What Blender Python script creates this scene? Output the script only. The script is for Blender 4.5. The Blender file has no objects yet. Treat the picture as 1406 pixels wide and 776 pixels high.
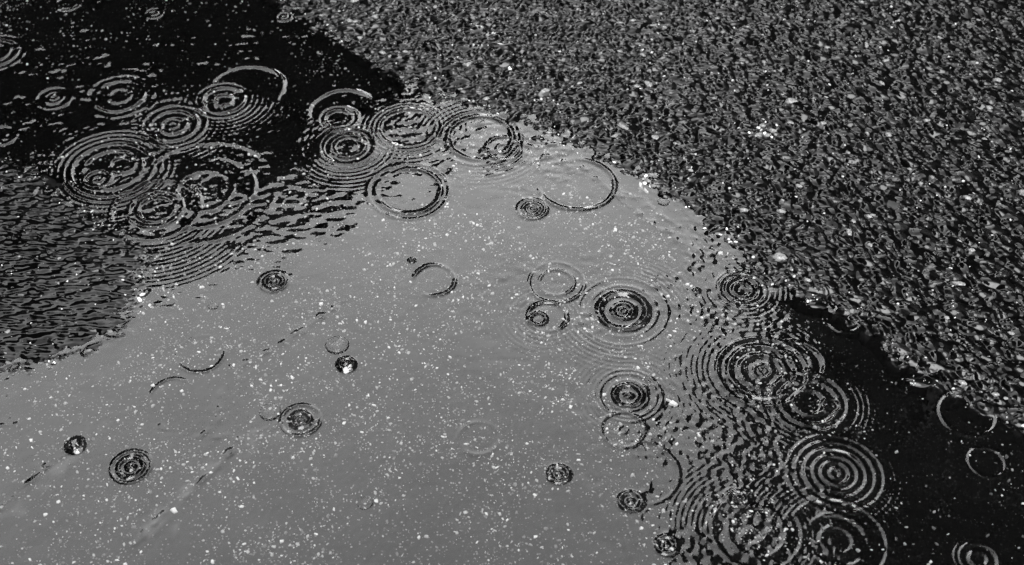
import bpy, math, random
import numpy as np

rng = np.random.default_rng(7)
random.seed(7)
R = math.radians
sc = bpy.context.scene
COL = sc.collection

# ------------------------------------------------------------------ camera
CAM_H, PITCH, HFOV = 1.38, R(46.0), R(40.0)
W0, H0 = 1406.0, 776.0
FPX = (W0 / 2) / math.tan(HFOV / 2)
cam_d = bpy.data.cameras.new('camera')
cam = bpy.data.objects.new('camera', cam_d)
COL.objects.link(cam)
cam.location = (0, 0, CAM_H)
cam.rotation_euler = (math.pi / 2 - PITCH, 0, 0)
cam_d.angle = HFOV
cam_d.clip_start, cam_d.clip_end = 0.05, 2000
cam_d.dof.use_dof = True
cam_d.dof.focus_distance = 1.86
cam_d.dof.aperture_fstop = 6.3
sc.camera = cam

# ------------------------------------------------------------------ light: an even rain sky
SUN_EL, SUN_AZ = R(62), R(200)          # azimuth clockwise from +y: behind the camera
w = bpy.data.worlds.new('World'); sc.world = w; w.use_nodes = True
nt = w.node_tree; nt.nodes.clear()
sky = nt.nodes.new('ShaderNodeTexSky'); sky.sky_type = 'NISHITA'; sky.sun_disc = False
sky.sun_elevation = SUN_EL; sky.sun_rotation = SUN_AZ
sky.air_density = 1.0; sky.dust_density = 6.0; sky.ozone_density = 1.0
bw = nt.nodes.new('ShaderNodeRGBToBW')
bg = nt.nodes.new('ShaderNodeBackground'); bg.inputs['Strength'].default_value = 0.10
wo = nt.nodes.new('ShaderNodeOutputWorld')
veil = nt.nodes.new('ShaderNodeMix'); veil.data_type = 'FLOAT'          # rain cloud evens the sky out
veil.inputs[0].default_value = 0.85
tcw = nt.nodes.new('ShaderNodeTexCoord'); sxw = nt.nodes.new('ShaderNodeSeparateXYZ')
nt.links.new(tcw.outputs['Generated'], sxw.inputs[0])
ele = nt.nodes.new('ShaderNodeMapRange')                                  # rain cloud: lighter low down, heavier overhead
ele.inputs['From Min'].default_value = 0.0; ele.inputs['From Max'].default_value = 1.0
ele.inputs['To Min'].default_value = 21.0; ele.inputs['To Max'].default_value = 1.8
cl = nt.nodes.new('ShaderNodeTexNoise'); cl.inputs['Scale'].default_value = 3.0; cl.inputs['Detail'].default_value = 4
nt.links.new(tcw.outputs['Generated'], cl.inputs['Vector'])
clr = nt.nodes.new('ShaderNodeMapRange'); clr.inputs['To Min'].default_value = 0.72; clr.inputs['To Max'].default_value = 1.28
nt.links.new(cl.outputs['Fac'], clr.inputs['Value'])
clm = nt.nodes.new('ShaderNodeMath'); clm.operation = 'MULTIPLY'
nt.links.new(ele.outputs[0], clm.inputs[0]); nt.links.new(clr.outputs[0], clm.inputs[1])
nt.links.new(sxw.outputs['Z'], ele.inputs['Value']); nt.links.new(clm.outputs[0], veil.inputs[3])
nt.links.new(sky.outputs[0], bw.inputs[0]); nt.links.new(bw.outputs[0], veil.inputs[2]); nt.links.new(veil.outputs[0], bg.inputs['Color'])
nt.links.new(bg.outputs[0], wo.inputs['Surface'])
sl = bpy.data.lights.new('sun', 'SUN'); sl.energy = 0.75; sl.angle = R(50); sl.color = (1, 1, 1)
so = bpy.data.objects.new('sun', sl); COL.objects.link(so)
so.location = (0, 0, 30)
so.rotation_euler = (math.pi / 2 - SUN_EL, 0, math.pi - SUN_AZ)

sc.view_settings.view_transform = 'Standard'
sc.view_settings.look = 'None'
sc.view_settings.gamma = 1.0
sc.view_settings.exposure = 2.83
sc.cycles.max_bounces = 8
sc.cycles.transparent_max_bounces = 12
sc.cycles.sample_clamp_indirect = 6.0

# ------------------------------------------------------------------ helpers
def ray(px, py):
    """unit direction through a photograph pixel"""
    x = (px - W0 / 2) / FPX; y = (H0 / 2 - py) / FPX
    cp, sp = math.cos(PITCH), math.sin(PITCH)
    d = np.array([x, cp + y * sp, -sp + y * cp])
    return d / np.linalg.norm(d)

def gp(px, py):
    """pixel -> point on the water plane"""
    d = ray(px, py); t = -CAM_H / d[2]
    return d[0] * t, d[1] * t

def mpp(px, py):
    """metres per photograph pixel at that point of the ground"""
    d = ray(px, py); t = -CAM_H / d[2]
    depth = t * (d[1] * math.cos(PITCH) - d[2] * math.sin(PITCH))
    return depth / FPX

def tag(o, label=None, cat=None, group=None, kind=None):
    if label: o['label'] = label
    if cat: o['category'] = cat
    if group: o['group'] = group
    if kind: o['kind'] = kind
    return o

def np_mesh(name, verts, faces, smooth=True, normals=None):
    """faces: (n,3) or (n,4) int array"""
    me = bpy.data.meshes.new(name)
    verts = np.ascontiguousarray(verts, dtype=np.float32); faces = np.ascontiguousarray(faces, dtype=np.int32)
    n, k = faces.shape
    me.vertices.add(len(verts)); me.vertices.foreach_set('co', verts.ravel())
    me.loops.add(n * k); me.loops.foreach_set('vertex_index', faces.ravel())
    me.polygons.add(n)
    me.polygons.foreach_set('loop_start', np.arange(0, n * k, k, dtype=np.int32))
    me.polygons.foreach_set('loop_total', np.full(n, k, dtype=np.int32))
    me.polygons.foreach_set('use_smooth', np.full(n, smooth, dtype=bool))
    me.update(calc_edges=True)
    if normals is not None:
        me.normals_split_custom_set_from_vertices(normals.astype(np.float64).tolist())
    return me

def link(name, me, mat, parent=None):
    o = bpy.data.objects.new(name, me); COL.objects.link(o)
    if mat and not me.materials: me.materials.append(mat)
    if parent: o.parent = parent
    return o

def empty(name, loc):
    o = bpy.data.objects.new(name, None); COL.objects.link(o); o.location = loc
    o.empty_display_size = 0.02
    return o

def fattr(me, name, vals):
    a = me.attributes.new(name, 'FLOAT', 'POINT'); a.data.foreach_set('value', np.ascontiguousarray(vals, dtype=np.float32))

def grid_faces(ny, nx):
    i = np.arange(ny * nx, dtype=np.int32).reshape(ny, nx)
    return np.stack([i[:-1, :-1], i[:-1, 1:], i[1:, 1:], i[1:, :-1]], axis=-1)

def compact(faces):
    u, inv = np.unique(faces.ravel(), return_inverse=True)
    return u, inv.reshape(faces.shape)

class Field:
    """a periodic random field with waves of about length lam, unit rms"""
    def __init__(s, lam, bw=0.35, aniso=1.0, ang=0.0, seed=0, n=512, cell=None):
        s.cell = cell or lam / 7.0; s.n = n
        g = np.random.default_rng(seed)
        k = np.fft.fftfreq(n, s.cell)
        kx, ky = np.meshgrid(k, k)
        c, q = math.cos(ang), math.sin(ang)
        u = kx * c + ky * q; v = -kx * q + ky * c
        kk = np.sqrt((u * aniso) ** 2 + v ** 2)
        k0 = 1 / lam
        f = np.exp(-0.5 * ((kk - k0) / (bw * k0)) ** 2)
        a = np.fft.ifft2(np.fft.fft2(g.normal(size=(n, n))) * f).real
        s.a = a / a.std()
    def __call__(s, x, y):
        u = np.asarray(x) / s.cell; v = np.asarray(y) / s.cell
        i = np.floor(u).astype(int); j = np.floor(v).astype(int)
        fu = u - i; fv = v - j
        i0 = i % s.n; i1 = (i + 1) % s.n; j0 = j % s.n; j1 = (j + 1) % s.n
        fu = fu * fu * (3 - 2 * fu); fv = fv * fv * (3 - 2 * fv)
        return (s.a[j0, i0] * (1 - fu) + s.a[j0, i1] * fu) * (1 - fv) + (s.a[j1, i0] * (1 - fu) + s.a[j1, i1] * fu) * fv

def sdist(poly, X, Y):
    """signed distance to a polygon, negative inside"""
    poly = np.array(poly, dtype=np.float32); X = X.astype(np.float32); Y = Y.astype(np.float32)
    d2 = np.full(X.shape, 1e9, np.float32); ins = np.zeros(X.shape, bool)
    for a, b in zip(poly, np.roll(poly, -1, 0)):
        ex, ey = b - a
        wx, wy = X - a[0], Y - a[1]
        t = np.clip((wx * ex + wy * ey) / (ex * ex + ey * ey + 1e-12), 0, 1)
        d2 = np.minimum(d2, (wx - ex * t) ** 2 + (wy - ey * t) ** 2)
        c = (a[1] <= Y) != (b[1] <= Y)
        if abs(ey) > 1e-12:
            ins ^= c & (wx < ex * wy / ey)
    return np.where(ins, -1, 1) * np.sqrt(d2)

def in_view(x, y, m=0.05):
    return (np.abs(x) < math.tan(HFOV / 2) * (y * math.cos(PITCH) + CAM_H * math.sin(PITCH)) + m) & (y > 0.885 - m) & (y < 2.0 + m)

def two_level(ny, nx, Xg, Yg, n, force=None):
    """face indices of a grid: full resolution in and near the view, every n-th line elsewhere; returns fine mask and coarse faces"""
    by_, bx_ = (ny - 1) // n, (nx - 1) // n
    cx = Xg[:by_ * n:n, :bx_ * n:n]; cy = Yg[:by_ * n:n, :bx_ * n:n]
    fine = in_view(cx, cy)
    if force is not None: fine |= force[:by_ * n, :bx_ * n].reshape(by_, n, bx_, n).any(axis=(1, 3))
    mask = np.zeros((ny - 1, nx - 1), bool)
    mask[:by_ * n, :bx_ * n] = np.repeat(np.repeat(fine, n, 0), n, 1)
    i = np.arange(ny * nx, dtype=np.int32).reshape(ny, nx)[:by_ * n + 1:n, :bx_ * n + 1:n]
    cf = np.stack([i[:-1, :-1], i[:-1, 1:], i[1:, 1:], i[1:, :-1]], -1)[~fine]
    return mask, cf

def sstep(a, b, x):
    t = np.clip((x - a) / (b - a), 0, 1); return t * t * (3 - 2 * t)

# ------------------------------------------------------------------ materials (the photograph is black and white: all neutral)
def mat_new(name):
    m = bpy.data.materials.new(name); m.use_nodes = True; m.node_tree.nodes.clear()
    return m, m.node_tree.nodes, m.node_tree.links

def water_mat(name, ior=1.5, tint=0.62):
    m, N, L = mat_new(name)
    out = N.new('ShaderNodeOutputMaterial'); mx = N.new('ShaderNodeMixShader')
    fr = N.new('ShaderNodeFresnel'); fr.inputs['IOR'].default_value = ior
    tr = N.new('ShaderNodeBsdfTransparent'); tr.inputs['Color'].default_value = (tint, tint, tint, 1)
    gl = N.new('ShaderNodeBsdfGlossy'); gl.inputs['Roughness'].default_value = 0.0
    gl.inputs['Color'].default_value = (1, 1, 1, 1)
    L.new(fr.outputs[0], mx.inputs[0]); L.new(tr.outputs[0], mx.inputs[1]); L.new(gl.outputs[0], mx.inputs[2])
    L.new(mx.outputs[0], out.inputs['Surface'])
    return m

def wet_mat(name, base_lo, base_hi, scale, ior=1.5, rough=0.06, attr=None, gloss=True, bump=0.0, bscale=900, spread=(0.35, 0.75), rough_attr=None):
    """dark mineral under a thin film of water; `attr` multiplies in a per-point tone"""
    m, N, L = mat_new(name)
    out = N.new('ShaderNodeOutputMaterial')
    geo = N.new('ShaderNodeNewGeometry')
    no = N.new('ShaderNodeTexNoise'); no.inputs['Scale'].default_value = scale; no.inputs['Detail'].default_value = 6
    L.new(geo.outputs['Position'], no.inputs['Vector'])
    rp = N.new('ShaderNodeValToRGB')
    rp.color_ramp.elements[0].position, rp.color_ramp.elements[1].position = spread
    rp.color_ramp.elements[0].color = (base_lo,) * 3 + (1,); rp.color_ramp.elements[1].color = (base_hi,) * 3 + (1,)
    L.new(no.outputs['Fac'], rp.inputs[0])
    col = rp.outputs[0]
    if attr:
        at = N.new('ShaderNodeAttribute'); at.attribute_name = attr
        mm = N.new('ShaderNodeMix'); mm.data_type = 'RGBA'; mm.blend_type = 'ADD'; mm.inputs[0].default_value = 1
        L.new(col, mm.inputs[6]); L.new(at.outputs['Color'], mm.inputs[7]); col = mm.outputs[2]
    if name == 'puddle_bed':           # fine pale aggregate in the old asphalt
        vo = N.new('ShaderNodeTexVoronoi'); vo.inputs['Scale'].default_value = 300
        L.new(geo.outputs['Position'], vo.inputs['Vector'])
        sc3 = N.new('ShaderNodeSeparateColor'); L.new(vo.outputs['Color'], sc3.inputs[0])
        def mth(op, a, b):
            q = N.new('ShaderNodeMath'); q.operation = op
            for k, v in enumerate((a, b)):
                if isinstance(v, (int, float)): q.inputs[k].default_value = v
                else: L.new(v, q.inputs[k])
            return q.outputs[0]
        size = mth('MULTIPLY', sc3.outputs[0], 0.42)
        on = mth('MULTIPLY', mth('LESS_THAN', vo.outputs['Distance'], size), mth('GREATER_THAN', sc3.outputs[1], 0.45))
        gr = N.new('ShaderNodeAttribute'); gr.attribute_name = 'grit'
        lum = mth('MULTIPLY', mth('MULTIPLY', on, mth('MULTIPLY', sc3.outputs[2], 0.22)), gr.outputs['Fac'])
        m2 = N.new('ShaderNodeMix'); m2.data_type = 'RGBA'; m2.blend_type = 'ADD'; m2.inputs[0].default_value = 1
        L.new(col, m2.inputs[6]); L.new(lum, m2.inputs[7]); col = m2.outputs[2]
    di = N.new('ShaderNodeBsdfDiffuse'); L.new(col, di.inputs['Color'])
    nrm = None
    if bump:
        n2 = N.new('ShaderNodeTexNoise'); n2.inputs['Scale'].default_value = bscale; n2.inputs['Detail'].default_value = 3
        L.new(geo.outputs['Position'], n2.inputs['Vector'])
        bp = N.new('ShaderNodeBump'); bp.inputs['Strength'].default_value = 1; bp.inputs['Distance'].default_value = bump
        L.new(n2.outputs['Fac'], bp.inputs['Height']); nrm = bp.outputs[0]
        L.new(nrm, di.inputs['Normal'])
    if not gloss:
        L.new(di.outputs[0], out.inputs['Surface']); return m
    fr = N.new('ShaderNodeFresnel'); fr.inputs['IOR'].default_value = ior
    gl = N.new('ShaderNodeBsdfGlossy'); gl.inputs['Roughness'].default_value = rough; gl.inputs['Color'].default_value = (1, 1, 1, 1)
    if attr == 'tone' and rough_attr:
        ra = N.new('ShaderNodeAttribute'); ra.attribute_name = rough_attr
        L.new(ra.outputs['Fac'], gl.inputs['Roughness'])
    if nrm:
        L.new(nrm, fr.inputs['Normal']); L.new(nrm, gl.inputs['Normal'])
    # no film below the water level: there the water sheet itself does the reflecting
    sp = N.new('ShaderNodeSeparateXYZ'); L.new(geo.outputs['Position'], sp.inputs[0])
    mr = N.new('ShaderNodeMapRange'); mr.inputs['From Min'].default_value = -0.0012; mr.inputs['From Max'].default_value = -0.0004
    L.new(sp.outputs['Z'], mr.inputs['Value'])
    mu = N.new('ShaderNodeMath'); mu.operation = 'MULTIPLY'
    L.new(fr.outputs[0], mu.inputs[0]); L.new(mr.outputs[0], mu.inputs[1])
    mx = N.new('ShaderNodeMixShader')
    L.new(mu.outputs[0], mx.inputs[0]); L.new(di.outputs[0], mx.inputs[1]); L.new(gl.outputs[0], mx.inputs[2])
    L.new(mx.outputs[0], out.inputs['Surface'])
    return m

IOR = 1.5
M_WATER = water_mat('rain_water', IOR, 0.85)
M_BUBBLE = water_mat('bubble_film', 1.22, 1.0)
IOR_A = 1.39
M_ASPH = wet_mat('wet_asphalt', 0.0001, 0.0006, 260, IOR_A, 0.05, attr='tone', bump=0.00007, bscale=380, rough_attr='dull')
M_BED = wet_mat('puddle_bed', 0.0001, 0.0004, 160, IOR_A, 0.06, attr='tone', bump=0.0026, bscale=75)
M_STONE = [wet_mat('stone_%s' % n, a, b, 420, IOR_A, 0.10, bump=0.00008, bscale=450)
           for n, a, b in (('black', 0.0006, 0.003), ('grey', 0.006, 0.03), ('pale', 0.09, 0.26))]
M_CHIP = [wet_mat('chip_%s' % n, a, b, 300, IOR, 0.15) for n, a, b in (('white', 0.65, 0.85), ('pale', 0.28, 0.5), ('dull', 0.08, 0.2))]

# ------------------------------------------------------------------ layout of the puddle, from the photograph
UP = [(300, -75), (345, -35), (385, -5), (420, 20), (470, 52), (520, 80), (548, 98), (575, 118), (610, 132), (660, 143), (720, 163),
      (790, 193), (850, 224), (900, 248), (950, 283), (985, 308), (1030, 348), (1043, 372), (1090, 393), (1150, 423), (1215, 458),
      (1250, 500), (1300, 530), (1360, 560), (1406, 582), (1520, 640), (1750, 760)]
LEFT = [(-260, 560), (-40, 516), (40, 500), (100, 486), (158, 462), (178, 425), (192, 390), (202, 352), (188, 332), (130, 302), (80, 272),
        (30, 232), (-40, 214), (-260, 190)]
poly = [gp(*p) for p in UP] + [(1.6, 0.35), (-1.5, 0.35)] + [gp(*p) for p in LEFT] + [(-1.9, 2.35)]
edge_f = Field(0.035, 0.5, seed=3)
edge_f2 = Field(0.013, 0.5, seed=4)

def shore(X, Y):
    return sdist(poly, X, Y) + 0.0045 * edge_f(X, Y) + 0.002 * edge_f2(X, Y)

def axis(lo, hi, step, far, first=None):
    core = np.arange(lo, hi + step / 2, step)
    out = [hi]; s = first or step * 6
    while out[-1] < hi + far: out.append(out[-1] + s); s *= 1.6
    up = np.array(out[1:]) + (core[-1] - hi)
    return np.concatenate([(lo - (up - core[-1]))[::-1], core, up])

# ------------------------------------------------------------------ the water surface
# every drop: pixel, [(radius px, steepness, width px)...], unevenness, name, label
RIPPLES = [
 # dark upper water, behind
 (74,134,[(5,.35,2.2),(12,.30,2.2),(24,.28,2.4)],.2,'small neat ripple of three thin rings alone in black water'),
 (164,131,[(15,.25,3),(33,.30,3),(46,.18,3)],.9,'broken choppy ripple with ragged middle above the pair of nested ripples'),
 (238,172,[(6,.3,2),(17,.35,3),(32,.35,3),(44,.28,2.6)],.4,'oval ripple with several sharp rings and a tiny curl inside it'),
 (306,137,[(12,.4,3),(28,.36,3.2),(38,.2,2.4)],.4,'bright ringed ripple trailing a long tail to one side in black water'),
 (311,148,[(3,.25,1.5),(8,.4,2)],.1,'tiny drop ring inside the bright ringed ripple with the tail'),
 (338,121,[(50,.30,3.4)],.9,'wide broken half circle of light on black water'),
 (154,232,[(40,.33,3.4),(56,.40,3.2),(66,.34,2.6),(75,.28,2.4),(83,.24,2.2)],.35,'largest ripple, many close rings around two smaller drop rings'),
 (168,226,[(17,.45,3)],.3,'empty oval drop ring nested in the largest many ringed ripple'),
 (134,246,[(6,.4,2.4),(18,.45,2.8)],.2,'drop ring with dark eye nested in the largest many ringed ripple'),
 (214,287,[(25,.42,3),(36,.36,3),(60,.32,3.2)],.7,'spreading ripple with a calm middle where streaked asphalt meets the puddle'),
 (280,262,[(40,.20,3.5),(70,.18,3.5),(100,.14,3.5)],1.0,'wide faint ripple breaking up into short dashes over the dark shore reflection'),
 (464,163,[(19,.42,2.8),(27,.35,2.4)],.3,'flat oval ring touching the bold ripple with a black eye'),
 (470,152,[(46,.32,3)],.9,'thin open arc above the flat oval ring in black water'),
 (478,201,[(23,.45,3.2),(38,.50,3.4),(44,.34,2.2),(49,.26,2)],.15,'bold double ripple with a big black eye on the reflection edge'),
 (559,175,[(40,.34,2.8),(47,.32,2.4),(53,.2,2)],.45,'wide double ring half black and half grey inside'),
 (659,189,[(45,.34,3.0),(57,.20,2.6)],.6,'broad ring by the asphalt shore with short dashes inside'),
 (691,204,[(9,.25,2),(24,.27,2.2)],.4,'faint fine ring overlapping the broad ring by the asphalt shore'),
 (561,262,[(45,.30,2.8),(56,.16,2.4)],.9,'broken ring of thick black arcs where grey water meets dark'),
 (792,253,[(52,.32,2.8)],.7,'wide ring whose far side fades against the asphalt shore'),
 (731,287,[(5,.4,2),(13,.45,2.6),(20,.34,2.2)],.25,'tight small ripple hooked onto the wide fading ring'),
 # grey middle
 (376,387,[(2.5,.8,2),(12,.85,2.6),(19,.32,2)],.2,'small ripple with heavy black middle ring on calm grey water'),
 (596,385,[(29,.26,2.2)],.9,'single thin circle of two arcs on calm grey water'),
 (764,388,[(24,.2,2.2),(38,.22,2.2)],1.1,'broken ripple of scattered black dashes on grey water'),
 (751,435,[(27,.34,2.4)],.8,'uneven ring with ruffled inside enclosing a smaller drop ring'),
 (739,438,[(11,.5,2.4)],.3,'little clean drop ring inside the uneven ruffled ring'),
 (855,427,[(4,.5,2),(14,.46,2.8),(33,.7,3.8),(47,.12,2.4),(62,.14,2.0)],.4,'bold round target ripple with one thick black ring and tiny centre'),
 (276,486,[(33,.28,2.2)],1.1,'single curved arc lying open on the grey water'),
 (413,577,[(3,.8,2),(12.5,.9,2.8),(27,.33,2.1)],.35,'ripple with thick black inner ring and thin wide outer arcs'),
 (237,543,[(30,.21,2.0)],1.0,'very faint ring of thin dashes on grey water'),
 (180,641,[(4,.95,2.6),(17,.6,2.6),(27,.36,2.1)],.4,'ripple with black blot centre and heavy arc beneath it'),
 (767,651,[(2,1.0,2.4),(13,.6,3.2)],.15,'small isolated dark ripple like an eye on pale flecked water'),
 (862,543,[(4,.5,2),(19,.7,3.2),(27,.22,2.2),(39,.22,2.2),(46,.18,2)],.5,'ripple with round black ring and short side arcs like echoes'),
 (855,590,[(6,.18,2),(30,.26,2.4)],.9,'dotted faint ring below the ripple with side arcs'),
 (878,648,[(54,.22,2.4)],1.1,'large loose circle of black dots and dashes on grey water'),
 (866,688,[(2,.9,2.4),(15,.55,3.0)],.25,'small dark ripple within the large loose circle of dots'),
 (915,748,[(2,1.0,2.4),(13.5,.6,3.2)],.15,'small dark ringed drop beyond the large loose circle of dots'),
 (1013,685,[(3,.8,2.2),(13,.75,2.6),(19,.2,2)],.2,'small ringed drop at the ragged edge of the dark reflection'),
 (657,602,[(28,.10,3)],.6,'barely visible smooth ring on pale flecked water'),
 (566,358,[(2.5,.9,2)],.1,'single black dimple on calm grey water above the thin circle'),
 (956,399,[(2.5,.9,2)],.1,'single black dimple between the target ripple and the dark corner'),
 # right, half in the dark reflection
 (1020,398,[(13,.42,3),(23,.45,2.8),(32,.42,2.6),(38,.28,2)],.3,'ringed ripple at the point where grey water, black water and asphalt meet'),
 (1030,391,[(4,.3,1.8),(10,.42,2.2)],.2,'small drop ring inside the ripple at the asphalt corner'),
 (1047,510,[(5,.45,2),(12,.40,2.2),(30,.32,4),(46,.5,4),(62,.36,3)],.35,'large ripple with fine bullseye and thick uneven rings, half grey half black'),
 (1094,498,[(20,.42,3.2),(38,.40,3.2)],.45,'pair of linked bright outlines joined to the large bullseye ripple'),
 (1112,552,[(22,.36,3.2),(40,.40,3.2),(52,.34,3)],.5,'bright wavy ripple merging into the linked outlines in black water'),
 (1142,558,[(4,.35,2),(13,.45,2.4)],.15,'small clear drop ring on the rim of the bright wavy ripple'),
 (1148,650,[(7,.4,2.6),(19,.42,3),(30,.36,2.8),(42,.42,3),(54,.30,2.6),(66,.30,2.4)],.45,'great bright bullseye of many rings in black water'),
 (1150,742,[(22,.26,3.2),(42,.26,3),(68,.22,2.6)],1.0,'broken swirling ripple next to the great bright bullseye'),
 (1040,730,[(40,.22,3),(62,.2,2.6)],1.0,'ragged ripple of slanting black strokes at the reflection edge'),
 (1330,569,[(15,.16,2.2),(38,.40,2.8)],.25,'thin bright circle with faint inner ring in black water under the asphalt bank'),
 (1356,635,[(25,.38,2.4)],.35,'plain thin bright circle in black water'),
 (1345,768,[(12,.4,3),(26,.42,3),(33,.3,2.2)],.3,'bright rippled rings cut by the near end of the black water'),
 (1160,440,[(22,.30,2.4)],.95,'faint short arc in black water close under the asphalt bank'),
 # far corner
 (390,23,[(4,.35,1.8),(10,.36,2)],.2,'tiny bright ring near the far asphalt corner'),
 (211,18,[(5,.35,2),(12,.3,2)],.5,'tiny broken glint ring in far black water'),
 (92,3,[(15,.36,2.6),(20,.26,2)],.4,'pale cut off oval in far black water'),
 (-6,72,[(18,.35,2.8),(30,.38,3),(40,.28,2.6)],.5,'ripple of long slanting bright strokes beside the far black water'),
 (2,186,[(20,.32,2.6)],.5,'open bright hook in black water beside the streaked asphalt'),
 # splash craters
 (476,501,[(9.5,1.1,3.0)],.25,'heavy black splash crater around a bright white fleck'),
 (104,612,[(9.5,1.1,3.0)],.3,'black splash crater with glittering flecks inside'),
]
TRAINS = {(1148, 650): 45, (1047, 510): 45, (1150, 742): 45, (1040, 730): 40, (154, 232): 30, (214, 287): 50, (478, 201): 25, (306, 137): 40, (238, 172): 35,
          (164, 131): 35, (1112, 552): 40, (1020, 398): 25, (659, 189): 25, (559, 175): 20, (862, 543): 25, (855, 427): 28, (751, 435): 25}
ARCS = {(276, 486): (-70, 75), (237, 543): (110, 60), (338, 121): (80, 90), (470, 152): (120, 70), (1160, 440): (-100, 50), (792, 253): (-45, 115), (878, 648): (5, 85)}
SPLASH = {(476, 501), (104, 612)}

ST = 0.0014
ax = axis(-0.94, 0.94, ST, 3.0); ay = axis(0.80, 2.12, 0.0016, 1.6)
X, Y = np.meshgrid(ax, ay)
core = (X > -0.98) & (X < 0.98) & (Y > 0.76) & (Y < 2.16)
Z = np.zeros_like(X)

def blob(px, py, rpx, pyr=None):
    x, y = gp(px, py); s = mpp(px, py)
    ry = (pyr or rpx) * s / math.sin(PITCH)
    return np.exp(-0.5 * (((X - x) / (rpx * s)) ** 2 + ((Y - y) / ry) ** 2))

# wind chop: strength (rms slope) differs over the puddle
amp = 0.006 + 0.065 * blob(290, 285, 75, 45) + 0.06 * blob(150, 150, 110, 90) + 0.05 * blob(400, 265, 60, 35) \
    + 0.07 * blob(620, 195, 110, 45) + 0.04 * blob(330, 60, 150, 50) + 0.05 * blob(1050, 610, 70, 140) + 0.045 * blob(970, 560, 60, 130) \
    + 0.06 * blob(1070, 740, 90, 60) + 0.055 * blob(1000, 370, 40, 50) + 0.012 * blob(1250, 640, 130, 110) + 0.03 * blob(860, 620, 60, 90) \
    + 0.035 * blob(770, 410, 90, 40) + 0.06 * blob(40, 60, 80, 80) + 0.05 * blob(750, 205, 90, 25)
amp = np.minimum(amp, 0.15)
ch1 = Field(0.020, 0.35, aniso=1.7, seed=11); ch2 = Field(0.011, 0.35, aniso=1.4, seed=12); ch3 = Field(0.05, 0.4, seed=13)
gust = 0.35 + 0.95 * sstep(-0.6, 1.2, Field(0.09, 0.5, seed=14)(X, Y))
side = sstep(gp(760, 500)[0], gp(960, 500)[0], X)                      # rounder, shorter chop on the side of the tall block
ch4 = Field(0.019, 0.5, aniso=0.8, ang=0.5, seed=15); ch5 = Field(0.011, 0.4, aniso=0.8, seed=16)
for f, lam, q, wt in ((ch1, 0.020, 0.75, 1 - side), (ch2, 0.011, 0.55, 1 - side), (ch4, 0.019, 0.75, side), (ch5, 0.011, 0.3, side)):
    Z += core * wt * gust * amp * q * lam / (2 * math.pi) * f(X, Y) * 1.2
Z += core * 0.004 * 0.05 / 6.28 * ch3(X, Y)

rip_info = []
for k, (px, py, rings, uneven, label) in enumerate(RIPPLES):
    cx, cy = gp(px, py); s = mpp(px, py)
    Rout = (rings[-1][0] + 2.2 * rings[-1][2]) * s
    g = np.random.default_rng(1000 + k)
    j0, j1 = np.searchsorted(ay, [cy - Rout * 1.25, cy + Rout * 1.25]); i0, i1 = np.searchsorted(ax, [cx - Rout * 1.25, cx + Rout * 1.25])
    sl_ = (slice(j0, j1), slice(i0, i1))
    dx, dy = X[sl_] - cx, Y[sl_] - cy
    th = np.arctan2(dy, dx); r = np.hypot(dx, dy)
    wob = sum(g.normal() * 0.018 / n * np.cos(n * th + g.uniform(0, 6.28)) for n in (2, 3, 5))
    r = r * (1 + wob * (0.5 + uneven))
    for (rp, st, wp) in rings:
        rr, ww = rp * s, wp * s * 0.8; st = st * 0.88
        ww = max(ww, 1.05 * ST)
        a = st * ww / 0.607
        ue = max(uneven, 0.4) if rp > 20 else uneven
        mod = 1 + ue * sum(g.normal() * 0.5 / math.sqrt(n) * np.cos(n * th + g.uniform(0, 6.28)) for n in (1, 2, 3, 5, 8, 13))
        mod = np.clip(mod, 0.0, 1.7)
        if (px, py) in ARCS:
            t0, hw = ARCS[(px, py)]
            mod = (0.6 + 0.4 * mod) * (0.12 + 0.88 * sstep(math.radians(hw + 25), math.radians(hw - 25), np.abs((th - math.radians(t0) + math.pi) % (2 * math.pi) - math.pi)))
        hh = np.exp(-0.5 * ((r - rr) / ww) ** 2) - 0.15 * np.exp(-0.5 * ((r - rr + 2.3 * ww) / (1.4 * ww)) ** 2)
        if (px, py) in SPLASH:
            hh = hh - 0.9 * sstep(rr, rr - 2 * ww, r)
        Z[sl_] += a * mod * hh
    if (px, py) in TRAINS:
        lam_ = 7.5 * s; Rr = rings[-1][0] * s; span = TRAINS[(px, py)] * s
        R2 = Rr + 2.2 * span
        j0, j1 = np.searchsorted(ay, [cy - R2, cy + R2]); i0, i1 = np.searchsorted(ax, [cx - R2, cx + R2])
        dx, dy = X[j0:j1, i0:i1] - cx, Y[j0:j1, i0:i1] - cy
        r = np.hypot(dx, dy); th = np.arctan2(dy, dx)
        mod = np.clip(0.75 + sum(g.normal() * 0.55 / math.sqrt(n) * np.cos(n * th + g.uniform(0, 6.28)) for n in (1, 2, 3, 4, 7, 11)), 0, 1.6)
        env = sstep(Rr, Rr + 1.5 * lam_, r) * np.exp(-np.clip(r - Rr, 0, None) / span) * sstep(R2, R2 - 0.5 * span, r)
        Z[j0:j1, i0:i1] += 0.145 * lam_ / 6.28 * mod * env * np.cos(6.28 * (r - Rr) / lam_)
    rip_info.append((cx, cy, s, Rout, rings, label, (px, py) in SPLASH))

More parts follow.
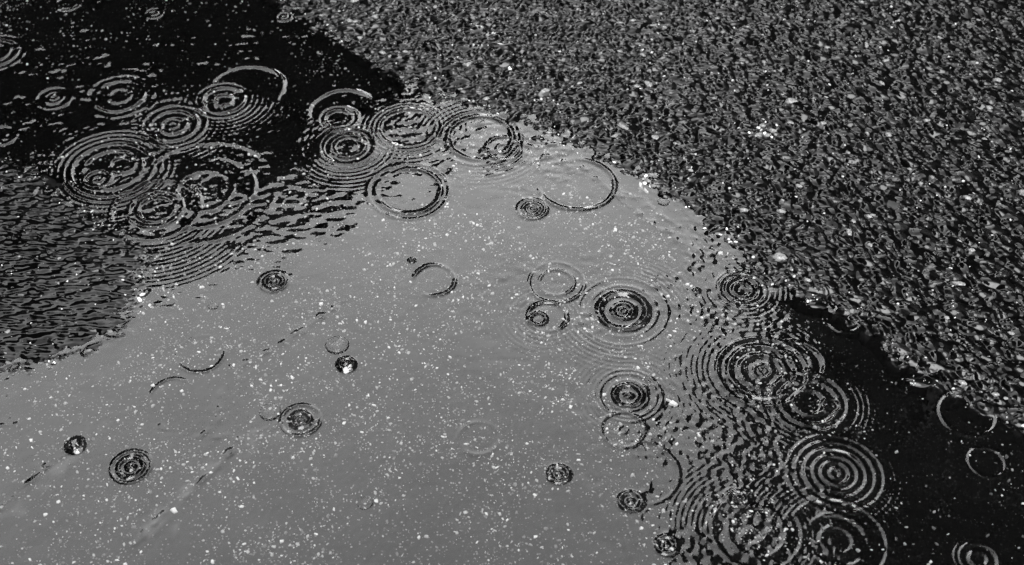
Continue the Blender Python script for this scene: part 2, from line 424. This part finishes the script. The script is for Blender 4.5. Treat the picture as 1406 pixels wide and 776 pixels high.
# faint wrinkles where the oily skin of the puddle folds
wrk = Field(0.03, 0.6, seed=17)
for pts, sl2 in (([(180, 750), (215, 712), (240, 690), (262, 672), (300, 640), (330, 607)], .085), ([(330, 607), (370, 585), (405, 572)], .06),
                 ([(220, 585), (255, 598), (290, 602), (312, 600)], .06), ([(285, 598), (300, 570), (303, 535)], .045),
                 ([(320, 505), (370, 480), (420, 450), (470, 415)], .055), ([(0, 697), (45, 660), (75, 632), (120, 600)], .08),
                 ([(800, 232), (840, 262), (870, 290), (905, 312), (930, 330), (968, 350)], .09), ([(850, 262), (890, 282), (930, 310)], .06),
                 ([(-10, 585), (25, 582), (45, 605)], .05)):
    P = [gp(*p) for p in pts]
    x0, x1 = min(p[0] for p in P) - .03, max(p[0] for p in P) + .03; y0, y1 = min(p[1] for p in P) - .03, max(p[1] for p in P) + .03
    j0, j1 = np.searchsorted(ay, [y0, y1]); i0, i1 = np.searchsorted(ax, [x0, x1])
    xx, yy = X[j0:j1, i0:i1], Y[j0:j1, i0:i1]
    d = np.full(xx.shape, 9.0)
    for a, b in zip(P[:-1], P[1:]):
        ex, ey = b[0] - a[0], b[1] - a[1]
        t = np.clip(((xx - a[0]) * ex + (yy - a[1]) * ey) / (ex * ex + ey * ey), 0, 1)
        d = np.minimum(d, np.hypot(xx - a[0] - ex * t, yy - a[1] - ey * t))
    q = wrk(xx, yy)
    d = np.abs(d + 0.0022 * q)
    Z[j0:j1, i0:i1] += sl2 * 0.0032 / 0.607 * np.clip(0.7 + 0.5 * wrk(yy, xx), 0, 1.4) * np.exp(-0.5 * (d / 0.0032) ** 2) * sstep(.028, .012, d)

sd = shore(X, Y)
# water climbs a little where it wets the shore
Z += 0.0012 * np.exp(-np.clip(-sd, 0, 1) / 0.0035) * (sd < 0) + 0.0012 * (sd >= 0)
gy, gx = np.gradient(Z, ay, ax)
NRM = np.stack([-gx, -gy, np.ones_like(Z)], -1); NRM /= np.linalg.norm(NRM, axis=-1, keepdims=True)
V = np.stack([X, Y, Z], -1).reshape(-1, 3); NRM = NRM.reshape(-1, 3)
F = grid_faces(*X.shape)
fx = (X[:-1, :-1] + X[1:, 1:]) / 2; fy = (Y[:-1, :-1] + Y[1:, 1:]) / 2
fsd = sd[:-1, :-1]
keep = fsd < 0.012
keep &= (fx > -1.75) & (fx < 1.75)
owner = np.full(fx.shape, -1, np.int32); band = np.zeros(fx.shape, np.int32)
for k in sorted(range(len(RIPPLES)), key=lambda k: -rip_info[k][3]):      # small ripples on top of large ones
    cx, cy, s, Rout, rings, label, sp = rip_info[k]
    rr = np.hypot(fx - cx, fy - cy); ins = (rr < Rout) & keep
    owner[ins] = k
    mids = [(a[0] + b[0]) / 2 * s for a, b in zip(rings[:-1], rings[1:])]
    band[ins] = np.searchsorted(mids, rr[ins])

def patch(mask, org):
    f = F[mask]
    u, inv = compact(f)
    return np_mesh('water_surface', V[u] - np.array(org), inv, True, NRM[u])

# the calm water out of sight of the lens needs fewer faces
fineW, coarseW = two_level(X.shape[0], X.shape[1], X, Y, 4, force=(owner >= 0))
cc = V[coarseW].mean(axis=1); ok = (sd.ravel()[coarseW].min(axis=1) < 0.012) & (np.abs(cc[:, 0]) < 1.75)
allf = np.concatenate([F[keep & (owner < 0) & fineW], coarseW[ok]])
u, inv = compact(allf)
puddle = link('puddle', np_mesh('water_surface', V[u], inv, True, NRM[u]), M_WATER)
tag(puddle, 'rain puddle on asphalt mirroring grey sky between dark buildings', 'puddle', kind='structure')
for k, (cx, cy, s, Rout, rings, label, sp) in enumerate(rip_info):
    mk = owner == k
    if not mk.any(): continue
    name = 'splash_crater' if sp else 'raindrop_ripple'
    cat = 'splash' if sp else 'ripple'
    grp = 'splash craters in the puddle' if sp else 'raindrop ripples on the puddle'
    org = (cx, cy, 0)
    bands = [b for b in range(len(rings)) if (mk & (band == b)).sum() > 3]
    if len(bands) < 2:
        o = link(name, patch(mk, org), M_WATER); o.location = org
    else:
        o = empty(name, org)
        for b in bands:
            link('centre' if b == 0 else 'ring', patch(mk & (band == b), org), M_WATER, o)
    tag(o, label, cat, grp)
del NRM, V, F

# ------------------------------------------------------------------ rough wet asphalt above the water
SA = 0.0016
bx = np.arange(-1.45, 1.45, SA); by = np.arange(0.60, 2.60, SA)
X, Y = np.meshgrid(bx, by)
sd = shore(X, Y)
notch = (X < gp(260, 350)[0]) & (Y < gp(0, 190)[1]) & (Y > gp(0, 560)[1])      # the streaked tongue on one side
base = np.where(sd > 0, 0.0042 * (1 - np.exp(-sd / 0.024)) + 0.012 * np.minimum(sd, 0.6), np.maximum(np.where(sd > -0.014, 0.12 * sd, 0.55 * sd + 0.00602), -0.0125)) - 0.0010
S = np.full(X.shape, -0.02)
tone = np.zeros(X.shape)
stones = []
cell = 0.0096
g = np.random.default_rng(21)
ny, nx = int((by[-1] - by[0]) / cell), int((bx[-1] - bx[0]) / cell)
for jj in range(ny):
    for ii in range(nx):
        x = bx[0] + (ii + g.uniform(-0.1, 1.1)) * cell; y = by[0] + (jj + g.uniform(-0.1, 1.1)) * cell
        J = int((y - by[0]) / SA); I = int((x - bx[0]) / SA)
        if not (5 < J < len(by) - 6 and 5 < I < len(bx) - 6): continue
        d = sd[J, I]
        if d < -0.020: continue
        nt_ = notch[J, I]
        a = min(0.0053 * math.exp(g.normal(0, 0.32)), 0.0105); asp = g.uniform(1.1, 2.1)
        ang = g.normal(-0.05 - 0.65 * float(sstep(0.05, 0.55, x)), 0.45) if not nt_ else g.normal(0, 0.4)
        hz = a * g.uniform(0.40, 0.80) * (0.45 if nt_ else 1.0)
        if d < 0: hz *= 0.9
        z0 = base[J, I] + g.normal(0, 0.0006)
        A, B = a * asp, a
        rad = int(A / SA) + 2
        js, is_ = slice(max(0, J - rad), J + rad + 1), slice(max(0, I - rad), I + rad + 1)
        dx, dy = X[js, is_] - x, Y[js, is_] - y
        c, q = math.cos(ang), math.sin(ang)
        p = 2.0
        e = (np.abs(dx * c + dy * q) / A) ** p + (np.abs(-dx * q + dy * c) / B) ** p
        h = z0 + hz * np.clip(1 - e, 0, 1) ** 0.8 + g.normal(0, 0.05) * dx + g.normal(0, 0.05) * dy
        m = (e < 1) & (h > S[js, is_])
        S[js, is_][m] = h[m]
        t = math.exp(g.normal(-7.3, 1.5))
        tone[js, is_][m] = min(t, 0.06)
        stones.append((x, y, z0, A, B, hz, ang, d, nt_))

def blur(a, sig):
    r = int(3 * sig) + 1; k = np.exp(-0.5 * (np.arange(-r, r + 1) / sig) ** 2); k /= k.sum()
    p = np.pad(a, r, mode='edge')
    t = sum(k[i] * p[i:i + a.shape[0], :] for i in range(2 * r + 1))
    return sum(k[i] * t[:, i:i + a.shape[1]] for i in range(2 * r + 1))

S = np.maximum(S, base - 0.0022)
# a film of rain runs between the stones, in pads stretched along the flow
turn = sstep(0.05, 0.55, X)
flow = (Field(0.022, 0.5, aniso=2.2, ang=0.0, seed=31)(X, Y) * (1 - turn) + Field(0.022, 0.5, aniso=2.0, ang=-0.7, seed=33)(X, Y) * turn) / np.sqrt((1 - turn) ** 2 + turn ** 2)
flow2 = Field(0.010, 0.45, aniso=1.3, ang=-0.4, seed=32)(X, Y)
film = blur(S, 3.0) - 0.0008 + 0.0009 * flow + 0.0003 * flow2
k_ = 0.0009
bare = sstep(-0.0002, 0.0006, S - film)                                # stone tops standing clear of the film
tone = tone * bare; dull = 0.03 + 0.06 * bare * (0.5 + 0.5 * np.tanh(flow2 + 0.6))
hgt = np.maximum(S, film) + 0.25 * k_ * np.clip(1 - np.abs(S - film) / k_, 0, 1) ** 2
# the tongue: thin water driven into long low wavelets
wv = Field(0.0125, 0.40, aniso=5.0, ang=0.06, seed=41)(X, Y); wv2 = Field(0.0075, 0.35, aniso=2.6, ang=-0.05, seed=42)(X, Y)
far_ = sstep(gp(0, 470)[1], gp(0, 260)[1], Y)
tongue = base + 0.0008 + (0.0008 - 0.0001 * far_) * (wv - 0.35 * wv ** 2 * np.sign(wv)) + (0.00022 + 0.00025 * far_) * wv2 + 0.36 * (hgt - base)
nm = sstep(gp(290, 350)[0], gp(215, 350)[0], X) * sstep(gp(0, 170)[1], gp(0, 205)[1], Y) * sstep(gp(0, 600)[1], gp(0, 560)[1], Y)
hgt = hgt * (1 - nm) + np.minimum(tongue, base + 0.0045) * nm
hgt = blur(hgt, 0.65)
F = grid_faces(*X.shape)
keepA = sd[:-1, :-1] > -0.035
fineA, coarseA = two_level(X.shape[0], X.shape[1], X, Y, 4)
u, inv = compact(np.concatenate([F[keepA & fineA], coarseA[sd.ravel()[coarseA].max(axis=1) > -0.03]]))
me = np_mesh('asphalt', np.stack([X, Y, hgt], -1).reshape(-1, 3)[u], inv, True)
fattr(me, 'tone', tone.ravel()[u]); fattr(me, 'dull', dull.ravel()[u])
asphalt = link('asphalt', me, M_ASPH)
tag(asphalt, 'coarse wet black asphalt around the puddle', 'asphalt', kind='structure')

def surf(x, y):
    I = np.clip(((np.asarray(x) - bx[0]) / SA).astype(int), 0, len(bx) - 1); J = np.clip(((np.asarray(y) - by[0]) / SA).astype(int), 0, len(by) - 1)
    return hgt[J, I], sd[J, I]

# ------------------------------------------------------------------ road bed: under the puddle and out to the horizon
gx_ = axis(-1.0, 1.0, 0.005, 300, 0.02); gy_ = axis(0.78, 2.24, 0.005, 300, 0.02)
GX, GY = np.meshgrid(gx_, gy_)
gs = shore(GX, GY)
inside = (GX > bx[0] + .01) & (GX < bx[-1] - .01) & (GY > by[0] + .01) & (GY < by[-1] - .01)
BZ = np.where(inside, -0.011, np.where(gs > 0, 0.0042 * (1 - np.exp(-gs / 0.024)) + 0.012 * np.minimum(gs, 0.6) + 0.001, np.maximum(0.2 * gs, -0.011)))
BZ = BZ + inside * (0.0008 * Field(0.06, 0.5, seed=51)(GX, GY))
silt = 0.5 + 0.5 * np.tanh(Field(0.22, 0.6, aniso=0.4, ang=0.7, seed=52)(GX, GY))
def pool(px, py, rx, ry):
    x, y = gp(px, py); m = mpp(px, py); return np.exp(-0.5 * (((GX - x) / (rx * m)) ** 2 + ((GY - y) / (ry * m / 0.72)) ** 2))
settled = np.clip(pool(430, 560, 330, 190) + pool(760, 380, 170, 130), 0, 1)      # fine mud settles in the still middle
silt = 0.0002 + 0.016 * settled * silt + 0.006 * settled * np.clip(Field(0.012, 0.6, seed=53)(GX, GY), -1, 1.5)
wig = Field(0.03, 0.6, seed=54); brk = Field(0.07, 0.6, seed=55)
def streak(pts, wid, val):
    global silt
    P = [gp(*p) for p in pts]
    d = np.full(GX.shape, 9.0)
    for a, b in zip(P[:-1], P[1:]):
        ex, ey = b[0] - a[0], b[1] - a[1]
        t = np.clip(((GX - a[0]) * ex + (GY - a[1]) * ey) / (ex * ex + ey * ey), 0, 1)
        d = np.minimum(d, np.hypot(GX - a[0] - ex * t, GY - a[1] - ey * t))
    d = d + 0.9 * wid * wig(GX, GY)
    silt = silt + val * np.clip(0.45 + 0.6 * brk(GX, GY), 0, 1.3) * np.exp(-0.5 * (d / wid) ** 2)
for pts, wd, v in (([(180, 750), (240, 690), (310, 615), (400, 570)], .008, .05), ([(196, 744), (256, 680), (324, 610)], .003, -.06),
                   ([(0, 700), (60, 640), (130, 590)], .008, .05), ([(0, 692), (62, 632), (128, 586)], .003, -.06), ([(320, 500), (400, 455), (450, 420)], .004, .035), ([(318, 506), (398, 461), (450, 426)], .0025, -.04),
                   ([(220, 585), (280, 602), (330, 600)], .004, .02), ([(300, 560), (305, 530), (360, 490)], .003, .015),
                   ([(800, 235), (870, 285), (920, 325), (960, 350)], .007, -.03), ([(850, 240), (900, 290), (960, 330)], .02, .03),
                   ([(0, 505), (70, 512), (150, 500)], .01, .02)):
    streak(pts, wd, v)
me = np_mesh('road_bed', np.stack([GX, GY, BZ], -1).reshape(-1, 3), grid_faces(*GX.shape).reshape(-1, 4), True)
fattr(me, 'tone', np.clip(silt, 0.0001, 0.12).ravel()); fattr(me, 'grit', np.clip(settled * 1.2, 0.08, 1).ravel())
bed = link('road_bed', me, M_BED)
tag(bed, 'dark silty road surface under the puddle water', 'road', kind='structure')

# ------------------------------------------------------------------ stones and mineral chips
def rock(seed, seg=7):
    """closed angular stone of 42 triangles, unit half-axes"""
    g = np.random.default_rng(seed)
    v = [(0, 0, 1.0)]
    for z, rad in ((0.72, 0.62), (0.12, 1.0), (-0.6, 0.75)):
        o = g.uniform(0, 1)
        for k in range(seg):
            t = (k + o + g.uniform(-.2, .2)) / seg * 6.2832; q = rad * g.uniform(0.82, 1.08)
            v.append((q * math.cos(t), q * math.sin(t), z + g.uniform(-.1, .1)))
    v.append((0, 0, -0.8))
    f = []
    for k in range(seg):
        n = (k + 1) % seg
        f.append((0, 1 + k, 1 + n))
        for lv in range(2):
            a, b = 1 + lv * seg + k, 1 + lv * seg + n; c, d = a + seg, b + seg
            f += [(a, c, b), (b, c, d)]
        f.append((1 + 2 * seg + k, 1 + 3 * seg, 1 + 2 * seg + n))
    return np.array(v), np.array(f)

def chip(seed):
    """flat broken flake, 20 triangles"""
    g = np.random.default_rng(seed); n = 6
    top, bot = [], []
    for k in range(n):
        t = (k + g.uniform(-.3, .3)) / n * 6.2832; q = g.uniform(0.6, 1.0)
        top.append((q * .85 * math.cos(t), q * .85 * math.sin(t), 0.5 + g.uniform(-.15, .15))); bot.append((q * math.cos(t), q * math.sin(t), -0.5))
    v = np.array(top + bot); f = []
    for k in range(1, n - 1): f += [(0, k, k + 1), (n, n + k + 1, n + k)]
    for k in range(n):
        m = (k + 1) % n; f += [(k, n + k, m), (m, n + k, n + m)]
    return v, np.array(f)

def scatter(name, stuff_name, shapes, items, mats, parent, smooth, top_n=300):
    """items: (x, y, z, ax, ay, az, ang, tilt, mat); the largest as objects of their own, the rest joined"""
    def size(it):
        dist = math.hypot(it[0], it[1]) ** 2 + CAM_H ** 2
        ok = abs(it[0]) < 0.98 * (0.36 * math.hypot(it[1] * math.cos(PITCH) + CAM_H * math.sin(PITCH), 0)) and 0.89 < it[1] < 1.98
        return (it[3] * it[4] / dist) * (1 if ok else 0.001)
    items = sorted(items, key=lambda it: -size(it))
    cache = {}
    for it in items[:top_n]:
        si = random.randrange(len(shapes)); key = (si, it[8])
        if key not in cache:
            me = np_mesh(name, shapes[si][0], shapes[si][1], smooth); me.materials.append(mats[it[8]]); cache[key] = me
        o = link(name, cache[key], None, parent)
        o.location = it[:3]; o.scale = it[3:6]; o.rotation_euler = (it[7], it[7] * 0.6, it[6])
    for mi, mat in enumerate(mats):
        VV, FF, off = [], [], 0
        for it in items[top_n:]:
            if it[8] != mi: continue
            v, f = shapes[random.randrange(len(shapes))]
            p = v * np.array(it[3:6]); t = it[7]
            c, s_ = math.cos(t), math.sin(t)
            p = np.stack([p[:, 0], p[:, 1] * c - p[:, 2] * s_, p[:, 1] * s_ + p[:, 2] * c], 1)
            c, s_ = math.cos(it[6]), math.sin(it[6])
            p = np.stack([p[:, 0] * c - p[:, 1] * s_, p[:, 0] * s_ + p[:, 1] * c, p[:, 2]], 1) + np.array(it[:3])
            VV.append(p); FF.append(f + off); off += len(v)
        if VV:
            o = link(stuff_name, np_mesh(stuff_name, np.concatenate(VV), np.concatenate(FF), smooth), mat, parent)
            o['kind'] = 'stuff'

g = np.random.default_rng(61)
items = []
for (x, y, z0, A, B, hz, ang, d, nt_) in stones:
    if d < -0.010 or g.uniform() > (0.12 if nt_ else 0.26) or not in_view(x, y, 0.3): continue
    u_ = g.uniform()
    mt = 0 if u_ < 0.55 else (1 if u_ < 0.945 else 2)
    sc_ = g.uniform(0.62, 0.95) if mt < 2 else g.uniform(0.5, 0.9)
    if nt_: sc_ *= 0.7
    zz = float(surf(x, y)[0])
    hz2 = max(hz, 0.0018) * 1.05 * sc_
    items.append((x, y, zz - 0.62 * hz2, A * sc_, B * sc_, hz2, ang, g.normal(0, 0.2), mt))
for (px, py, l) in ((1366, 121, 8), (1180, 12, 5), (868, 36, 5), (343, 27, 0), (1215, 90, 6), (1128, 177, 6), (1270, 175, 6), (515, 28, 6), (480, 33, 6),
                    (1040, 193, 6), (1096, 260, 6), (1060, 185, 7), (1046, 178, 6), (1052, 192, 6), (890, 250, 6), (880, 258, 5), (897, 256, 5), (884, 246, 5), (1366, 545, 7)):
    if not l: continue
    x, y = gp(px, py); s = mpp(px, py)
    items.append((x, y, max(float(surf(x, y)[0]), -0.002), l * s, l * s * 0.6, l * s * 0.45, g.uniform(-.6, .3), g.normal(0, .15), 2))
scatter('stone', 'small_stones', [rock(i) for i in range(8)], items, M_STONE, asphalt, True)

items = []
def add_chip(x, y, a, mt, lift=0.0):
    h, d = surf(x, y)
    under = d < -0.03
    # on the puddle bed (seen through the water) or bedded in the asphalt surface
    bz = -0.0105 if under else float(h)
    t = a * g.uniform(0.25, 0.5)
    items.append((x, y, bz + 0.25 * t + lift, a, a * g.uniform(0.3, 0.9), t, g.uniform(0, 6.28), g.normal(0, 0.12), mt))
dens = Field(0.16, 0.6, seed=62)
def clean(x, y):                                                       # little grit lies in these parts of the puddle
    o = 0
    for px, py, rp in ((300, 60, 190), (60, 130, 150), (420, 180, 90), (1280, 620, 130), (1180, 480, 80), (1300, 740, 100)):
        cx_, cy_ = gp(px, py); m = mpp(px, py) * rp
        o = max(o, math.exp(-0.5 * (((x - cx_) / m) ** 2 + ((y - cy_) / m) ** 2)))
    return o
n_try = 0
while len(items) < 20000 and n_try < 120000:
    n_try += 1
    x, y = g.uniform(-0.95, 0.95), g.uniform(0.8, 2.15)
    if abs(x) > 0.40 * (y * math.cos(PITCH) + CAM_H * math.sin(PITCH)): continue
    h, d = surf(x, y)
    if g.uniform() > 0.55 + 0.40 * float(dens(x, y)): continue
    if d > -0.002 and g.uniform() > 0.09: continue
    if d < -0.002 and g.uniform() > 1 - 0.92 * float(clean(x, y)): continue
    a = 0.0012 * math.exp(abs(g.normal(0, 0.58)))
    if n_try % 2: a = g.uniform(0.0005, 0.0011)
    u_ = g.uniform()
    add_chip(x, y, min(a, 0.0036), 0 if u_ < 0.17 and d < 0 else (1 if u_ < 0.6 else 2))
for px, py, l in ((474, 502, 9), (480, 497, 6), (925, 547, 8), (919, 543, 6), (237, 694, 7), (196, 404, 6), (192, 412, 6), (440, 410, 4), (104, 614, 4), (100, 609, 3),
                  (350, 497, 6), (513, 550, 5), (325, 650, 5), (208, 522, 4), (77, 682, 4), (880, 250, 7), (888, 258, 6), (846, 308, 5), (990, 340, 6), (700, 100, 4)):
    x, y = gp(px, py); add_chip(x, y, l * mpp(px, py), 0)
for cx_, cy_, n_, sp_ in ((1050, 185, 16, 12), (886, 254, 16, 11), (993, 322, 8, 10), (1005, 340, 6, 8)):     # crumbs of pale lichen or mortar
    for _ in range(n_):
        px, py = cx_ + g.normal(0, sp_ * .8), cy_ + g.normal(0, sp_ * .6)
        x, y = gp(px, py); add_chip(x, y, g.uniform(1.8, 4.5) * mpp(px, py), 0 if g.uniform() < .4 else (1 if g.uniform() < .5 else 2), 0.0008)
scatter('mineral_chip', 'fine_mineral_chips', [chip(i) for i in range(10)], items, M_CHIP, bed, False)

# ------------------------------------------------------------------ bubbles floating on the water
def bubble_mesh(flat=0.36, seg=32, lv=8):
    v = [(0, 0, flat)]; f3 = []
    for l in range(1, lv + 1):
        t = l / lv * math.pi / 2
        for k in range(seg):
            p = 6.2832 * k / seg; v.append((math.sin(t) * math.cos(p), math.sin(t) * math.sin(p), flat * math.cos(t)))
    for k in range(seg):
        n = (k + 1) % seg; f3.append((0, 1 + k, 1 + n))
        for l in range(lv - 1):
            a, b = 1 + l * seg + k, 1 + l * seg + n
            f3 += [(a, a + seg, b), (b, a + seg, b + seg)]
    return np_mesh('bubble', np.array(v), np.array(f3), True)
BM = bubble_mesh()
for px, py, r, lab in ((463, 474, 16.5, 'large clear bubble floating next to the splash crater with white fleck'),
                       (293, 420, 7.5, 'tiny clear bubble on calm grey water near streaked asphalt'),
                       (501, 691, 11, 'lone small clear bubble with dark lower rim'),
                       (911, 277, 8.5, 'little oval bubble close to the pale crumbs on the asphalt shore'),
                       (371, 566, 15, 'faint thin bubble beside the ripple with thick black inner ring')):
    x, y = gp(px, py); s = mpp(px, py)
    o = link('bubble', BM, M_BUBBLE); o.location = (x, y, -0.0003); o.scale = (r * s,) * 3
    tag(o, lab, 'bubble', 'bubbles floating on the puddle')

# ------------------------------------------------------------------ buildings that the puddle mirrors, and unseen ones added to darken slopes
def plain_mat(name, lo, hi, scale, rough=0.8, spec=0.2):
    m, N, L = mat_new(name)
    out = N.new('ShaderNodeOutputMaterial'); b = N.new('ShaderNodeBsdfPrincipled')
    no = N.new('ShaderNodeTexNoise'); no.inputs['Scale'].default_value = scale; no.inputs['Detail'].default_value = 5
    tc = N.new('ShaderNodeTexCoord'); L.new(tc.outputs['Object'], no.inputs['Vector'])
    rp = N.new('ShaderNodeValToRGB'); rp.color_ramp.elements[0].color = (lo,) * 3 + (1,); rp.color_ramp.elements[1].color = (hi,) * 3 + (1,)
    L.new(no.outputs['Fac'], rp.inputs[0]); L.new(rp.outputs[0], b.inputs['Base Color'])
    b.inputs['Roughness'].default_value = rough; b.inputs['Specular IOR Level'].default_value = spec
    L.new(b.outputs[0], out.inputs['Surface'])
    return m
M_WALL = plain_mat('wet_dark_brick', 0.006, 0.015, 6)
M_ROOF = plain_mat('wet_slate', 0.005, 0.012, 9)
M_PANE = plain_mat('dark_window_glass', 0.004, 0.008, 2, 0.6, 0.1)
M_DOOR = plain_mat('dark_door_paint', 0.01, 0.02, 3, 0.5)

def prism(pts, y0, y1):
    """outline in x,z extruded from y0 to y1"""
    n = len(pts); me = bpy.data.meshes.new('prism')
    v = [(x, y0, z) for x, z in pts] + [(x, y1, z) for x, z in pts]
    f = [tuple(range(n)), tuple(range(2 * n - 1, n - 1, -1))] + [(i, i + n, (i + 1) % n + n, (i + 1) % n) for i in range(n)]
    me.from_pydata(v, [], f); me.update(); return me

def box(x0, x1, y0, y1, z0, z1): return prism([(x0, z0), (x1, z0), (x1, z1), (x0, z1)], y0, y1)

def roof_slabs(pts, y0, y1, t):
    """sheet of thickness t over an open outline"""
    up = [(x, z + t) for x, z in pts]
    return prism(pts + up[::-1], y0, y1)

def add_windows(root, spots, wd, ht, y):
    for (x, z) in spots:
        f = link('window', box(x - wd / 2, x + wd / 2, y - 0.06, y + 0.04, z, z + ht), M_DOOR, root)
        link('pane', box(x - wd / 2 + .08, x + wd / 2 - .08, y - 0.075, y - 0.05, z + .08, z + ht - .08), M_PANE, f)

def mirrored(px, py, plane_y):
    """where the reflected sight line of a puddle pixel meets the plane y = plane_y"""
    x, y = gp(px, py); d = ray(px, py); t = (plane_y - y) / d[1]
    return x + d[0] * t, -d[2] * t

# broad house with a broken-pitch roof, behind one side of the puddle
PY = 11.0
xr, ze = mirrored(598, 140, PY); x2, z2 = mirrored(455, 270, PY); x3, z3 = mirrored(205, 362, PY); x4, z4 = mirrored(0, 468, PY)
apex = (x4 - 1.0, z4 + (z4 - z3) / (x4 - x3) * -1.0)
mir = lambda p: (2 * apex[0] - p[0], p[1])
prof = [(xr, ze), (x2, z2), (x3, z3), apex]
prof = prof + [mir(p) for p in prof[-2::-1]]
h1 = empty('broad_house', (apex[0], PY, 0)); ox = apex[0]
loc = [(x - ox, z) for x, z in prof]
link('wall', prism([(loc[0][0] - .15, 0)] + [(x * .985, z - .12) for x, z in loc] + [(loc[-1][0] + .15, 0)], 0, 7), M_WALL, h1)
link('roof', roof_slabs([(x, z - .1) for x, z in loc], -.25, 7.25, .1), M_ROOF, h1)
add_windows(h1, [(x, z) for z in (1.0, 4.2) for x in (-3.6, -1.2, 1.2, 3.6)], 1.0, 1.6, 0)
link('door', box(-.5, .5, -.07, .03, 0, 2.1), M_DOOR, h1)
h1.rotation_euler.z = R(0)
tag(h1, 'dark broad house with broken-pitch roof mirrored in the black far water', 'house')

# tall block, its corner makes the upright edge of the black water
D2 = 5.5
xe, _ = mirrored(1046, 400, D2)
az = math.atan2(xe, D2)
t2 = empty('tall_block', (xe, D2, 0)); t2.rotation_euler.z = -az * 1.15
link('wall', box(0, 15, 0, 9, 0, 30), M_WALL, t2)
link('roof', box(-.03, 15.03, -.03, 9.03, 30.004, 30.5), M_ROOF, t2)
add_windows(t2, [(1.6 + 2.6 * i, 1.0 + 3 * j) for i in range(5) for j in range(9)], 1.1, 1.6, 0)
link('door', box(13.4, 14.4, -.07, .03, 0, 2.1), M_DOOR, t2)
tag(t2, 'tall dark block of flats mirrored in the black water beside the bank', 'building')

t3 = empty('tall_block', (-6.2, 7.2, 0)); t3.rotation_euler.z = R(90)  # unseen block, added so slopes tilted this way reflect dark instead of sky
link('wall', box(-20, 0, 0, 9, 0, 24), M_WALL, t3)
link('roof', box(-20.03, .03, -.03, 9.03, 24.004, 24.5), M_ROOF, t3)
add_windows(t3, [(-1.6 - 2.6 * i, 1.0 + 3 * j) for i in range(7) for j in range(7)], 1.1, 1.6, 0)
link('door', box(-19.4, -18.4, -.07, .03, 0, 2.1), M_DOOR, t3)
tag(t3, 'added unseen tall block darkening sideways reflections from the streaked asphalt side', 'building')

# unseen houses, added as the dark horizon that every steep wavelet picks up
def added_house(x, y, face, wd, eave, ridge, label):
    r = empty('added_house', (x, y, 0)); r.rotation_euler.z = face
    link('wall', prism([(-wd / 2, 0), (wd / 2, 0), (wd / 2, eave), (-wd / 2, eave)], 0, 7), M_WALL, r)
    me = bpy.data.meshes.new('roof')
    a, b = wd / 2 + .2, wd / 2 - 1.5
    v = [(-a, -.3, eave), (a, -.3, eave), (a, 7.3, eave), (-a, 7.3, eave), (-b, 3.5, ridge), (b, 3.5, ridge)]
    me.from_pydata(v, [], [(0, 1, 5, 4), (1, 2, 5), (2, 3, 4, 5), (3, 0, 4), (3, 2, 1, 0)]); me.update()
    ro = link('roof', me, M_ROOF, r)
    link('chimney', box(b - 1.3, b - .6, 3.1, 3.9, ridge - 1, ridge + .9), M_WALL, ro)
    add_windows(r, [(-wd * .3, .9), (wd * .3, .9), (-wd * .3, 3.9), (0, 3.9), (wd * .3, 3.9), (-wd * .3, 6.7), (0, 6.7), (wd * .3, 6.7)], 1.1, 1.4, 0)
    link('door', box(-.5, .5, -.07, .03, 0, 2.1), M_DOOR, r)
    tag(r, label, 'house', 'unseen dark houses added as a horizon')
NH = 13
for i in range(NH):
    a = (i + 0.5) / NH * 2 * math.pi
    rad = 24 + 1.5 * math.sin(i * 2.3); up = 2.6 if math.cos(a) > 0.8 else 0.0  # front houses raised so far-facing asphalt slopes reflect dark
    added_house(rad * math.sin(a), rad * math.cos(a), -a, 11.0, 9.2 + up + 0.6 * math.sin(i * 1.7), 12.4 + up + 0.8 * math.cos(i * 2.9),
              'added unseen dark house with hipped slate roof, part of the dark horizon ring')
